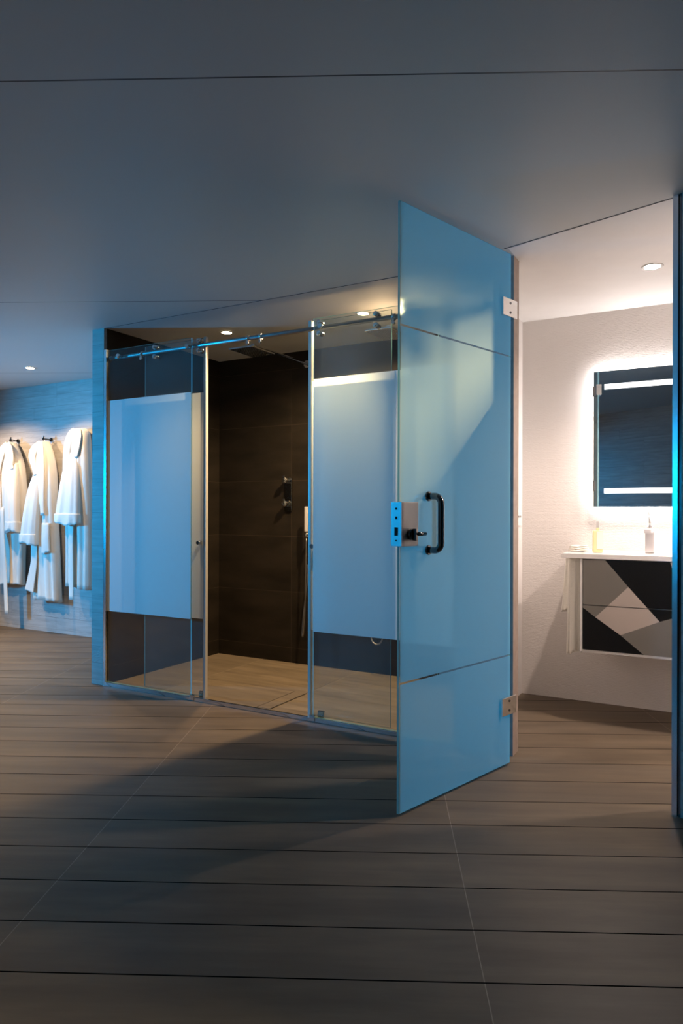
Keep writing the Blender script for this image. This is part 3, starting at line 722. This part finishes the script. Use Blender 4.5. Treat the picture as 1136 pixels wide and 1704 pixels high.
# robe 3
robe(-1.455, 'cream bathrobe nearest the blue stone wall end, with a long sleeve in front',
     [(1.790, -1.505, -1.410, 0.965, 1.045), (1.765, -1.545, -1.375, 0.950, 1.052), (1.71, -1.570, -1.355, 0.942, Y0), (1.60, -1.590, -1.343, 0.938, Y0), (1.40, -1.607, -1.325, 0.935, Y0), (1.05, -1.62, -1.305, 0.94, Y0), (0.80, -1.62, -1.305, 0.945, Y0), (0.435, -1.615, -1.300, 0.94, Y0)],
     [(1.62, -1.50, -1.44, 0.938, 0.985), (1.46, -1.58, -1.400, 0.908, 0.97), (1.20, -1.63, -1.378, 0.888, 0.96), (0.980, -1.665, -1.372, 0.880, 0.96)], 0.98,
     [([(-1.475, 0.962, 1.778), (-1.505, 0.945, 1.74), (-1.53, 0.934, 1.67), (-1.545, 0.930, 1.57), (-1.56, 0.928, 1.44)], lambda q: 0.06+0.03*math.sin(PI*q), 0.010),
      ([(-1.44, 0.962, 1.778), (-1.43, 0.944, 1.72), (-1.44, 0.934, 1.62), (-1.445, 0.930, 1.54)], lambda q: 0.07+0.04*math.sin(PI*q), 0.010)],
     [([(-1.475, 0.925, 0.97), (-1.475, 0.92, 0.80), (-1.47, 0.92, 0.60), (-1.462, 0.915, 0.34)], 0.055)], ph=2.9)

# towel on the vanity side
tw = empty('hand_towel', (2.71, VY+0.12, 0.0), 0, 'cream hand towel hanging at the left side of the vanity', 'towel')
def towelpart(levels, ph, **kw):
    bm = bmesh.new(); loft(bm, levels, ph=ph, amp=0.16, k=3, n=40); bmesh.ops.translate(bm, verts=bm.verts[:], vec=(-2.71, -(VY+0.12), 0))
    return obj('towel_fold', bm, M['towel'], tw, True)
towelpart([(0.848, 2.682, 2.752, 0.690, 0.740), (0.70, 2.680, 2.752, 0.688, 0.742), (0.50, 2.678, 2.752, 0.686, 0.744), (0.352, 2.674, 2.751, 0.685, 0.745)], 0.3)
towelpart([(0.846, 2.655, 2.700, 0.760, 0.800), (0.75, 2.648, 2.702, 0.755, 0.805), (0.62, 2.638, 2.710, 0.752, 0.808), (0.565, 2.632, 2.715, 0.750, 0.810)], 1.1)

soc = empty('wall_socket', (2.335, 0.99, 1.05), 0, 'small white twin socket plate on the washroom wall beside the door frame', 'socket')
obj('face_plate', bx(0.0005, 0.008, -0.05, 0.05, -0.042, 0.042, bev=0.003), M['white'], soc)
for q in (-0.018, 0.018):
    bm = bmesh.new(); cyl(bm, (0.0082, q, 0.012), (0.0098, q, 0.012), 0.006, 12); obj('socket_inlet', bm, M['slot'], soc)

# folded face cloth on the left end of the basin top
fc = empty('face_cloth', (2.712, 0.86, 0.8745), 0.2, 'small white folded cloth lying on the left end of the washbasin top', 'cloth')
for k in range(3):
    bm = bmesh.new(); ribbon(bm, [(-0.040+0.003*k, -0.045, 0.006+0.0105*k), (-0.01, -0.01, 0.008+0.0115*k), (0.030-0.004*k, 0.045, 0.006+0.0105*k)], 0.062-0.006*k, 0.0095, (0, 0, 1))
    obj('cloth_fold', bm, M['towel'], fc, True)
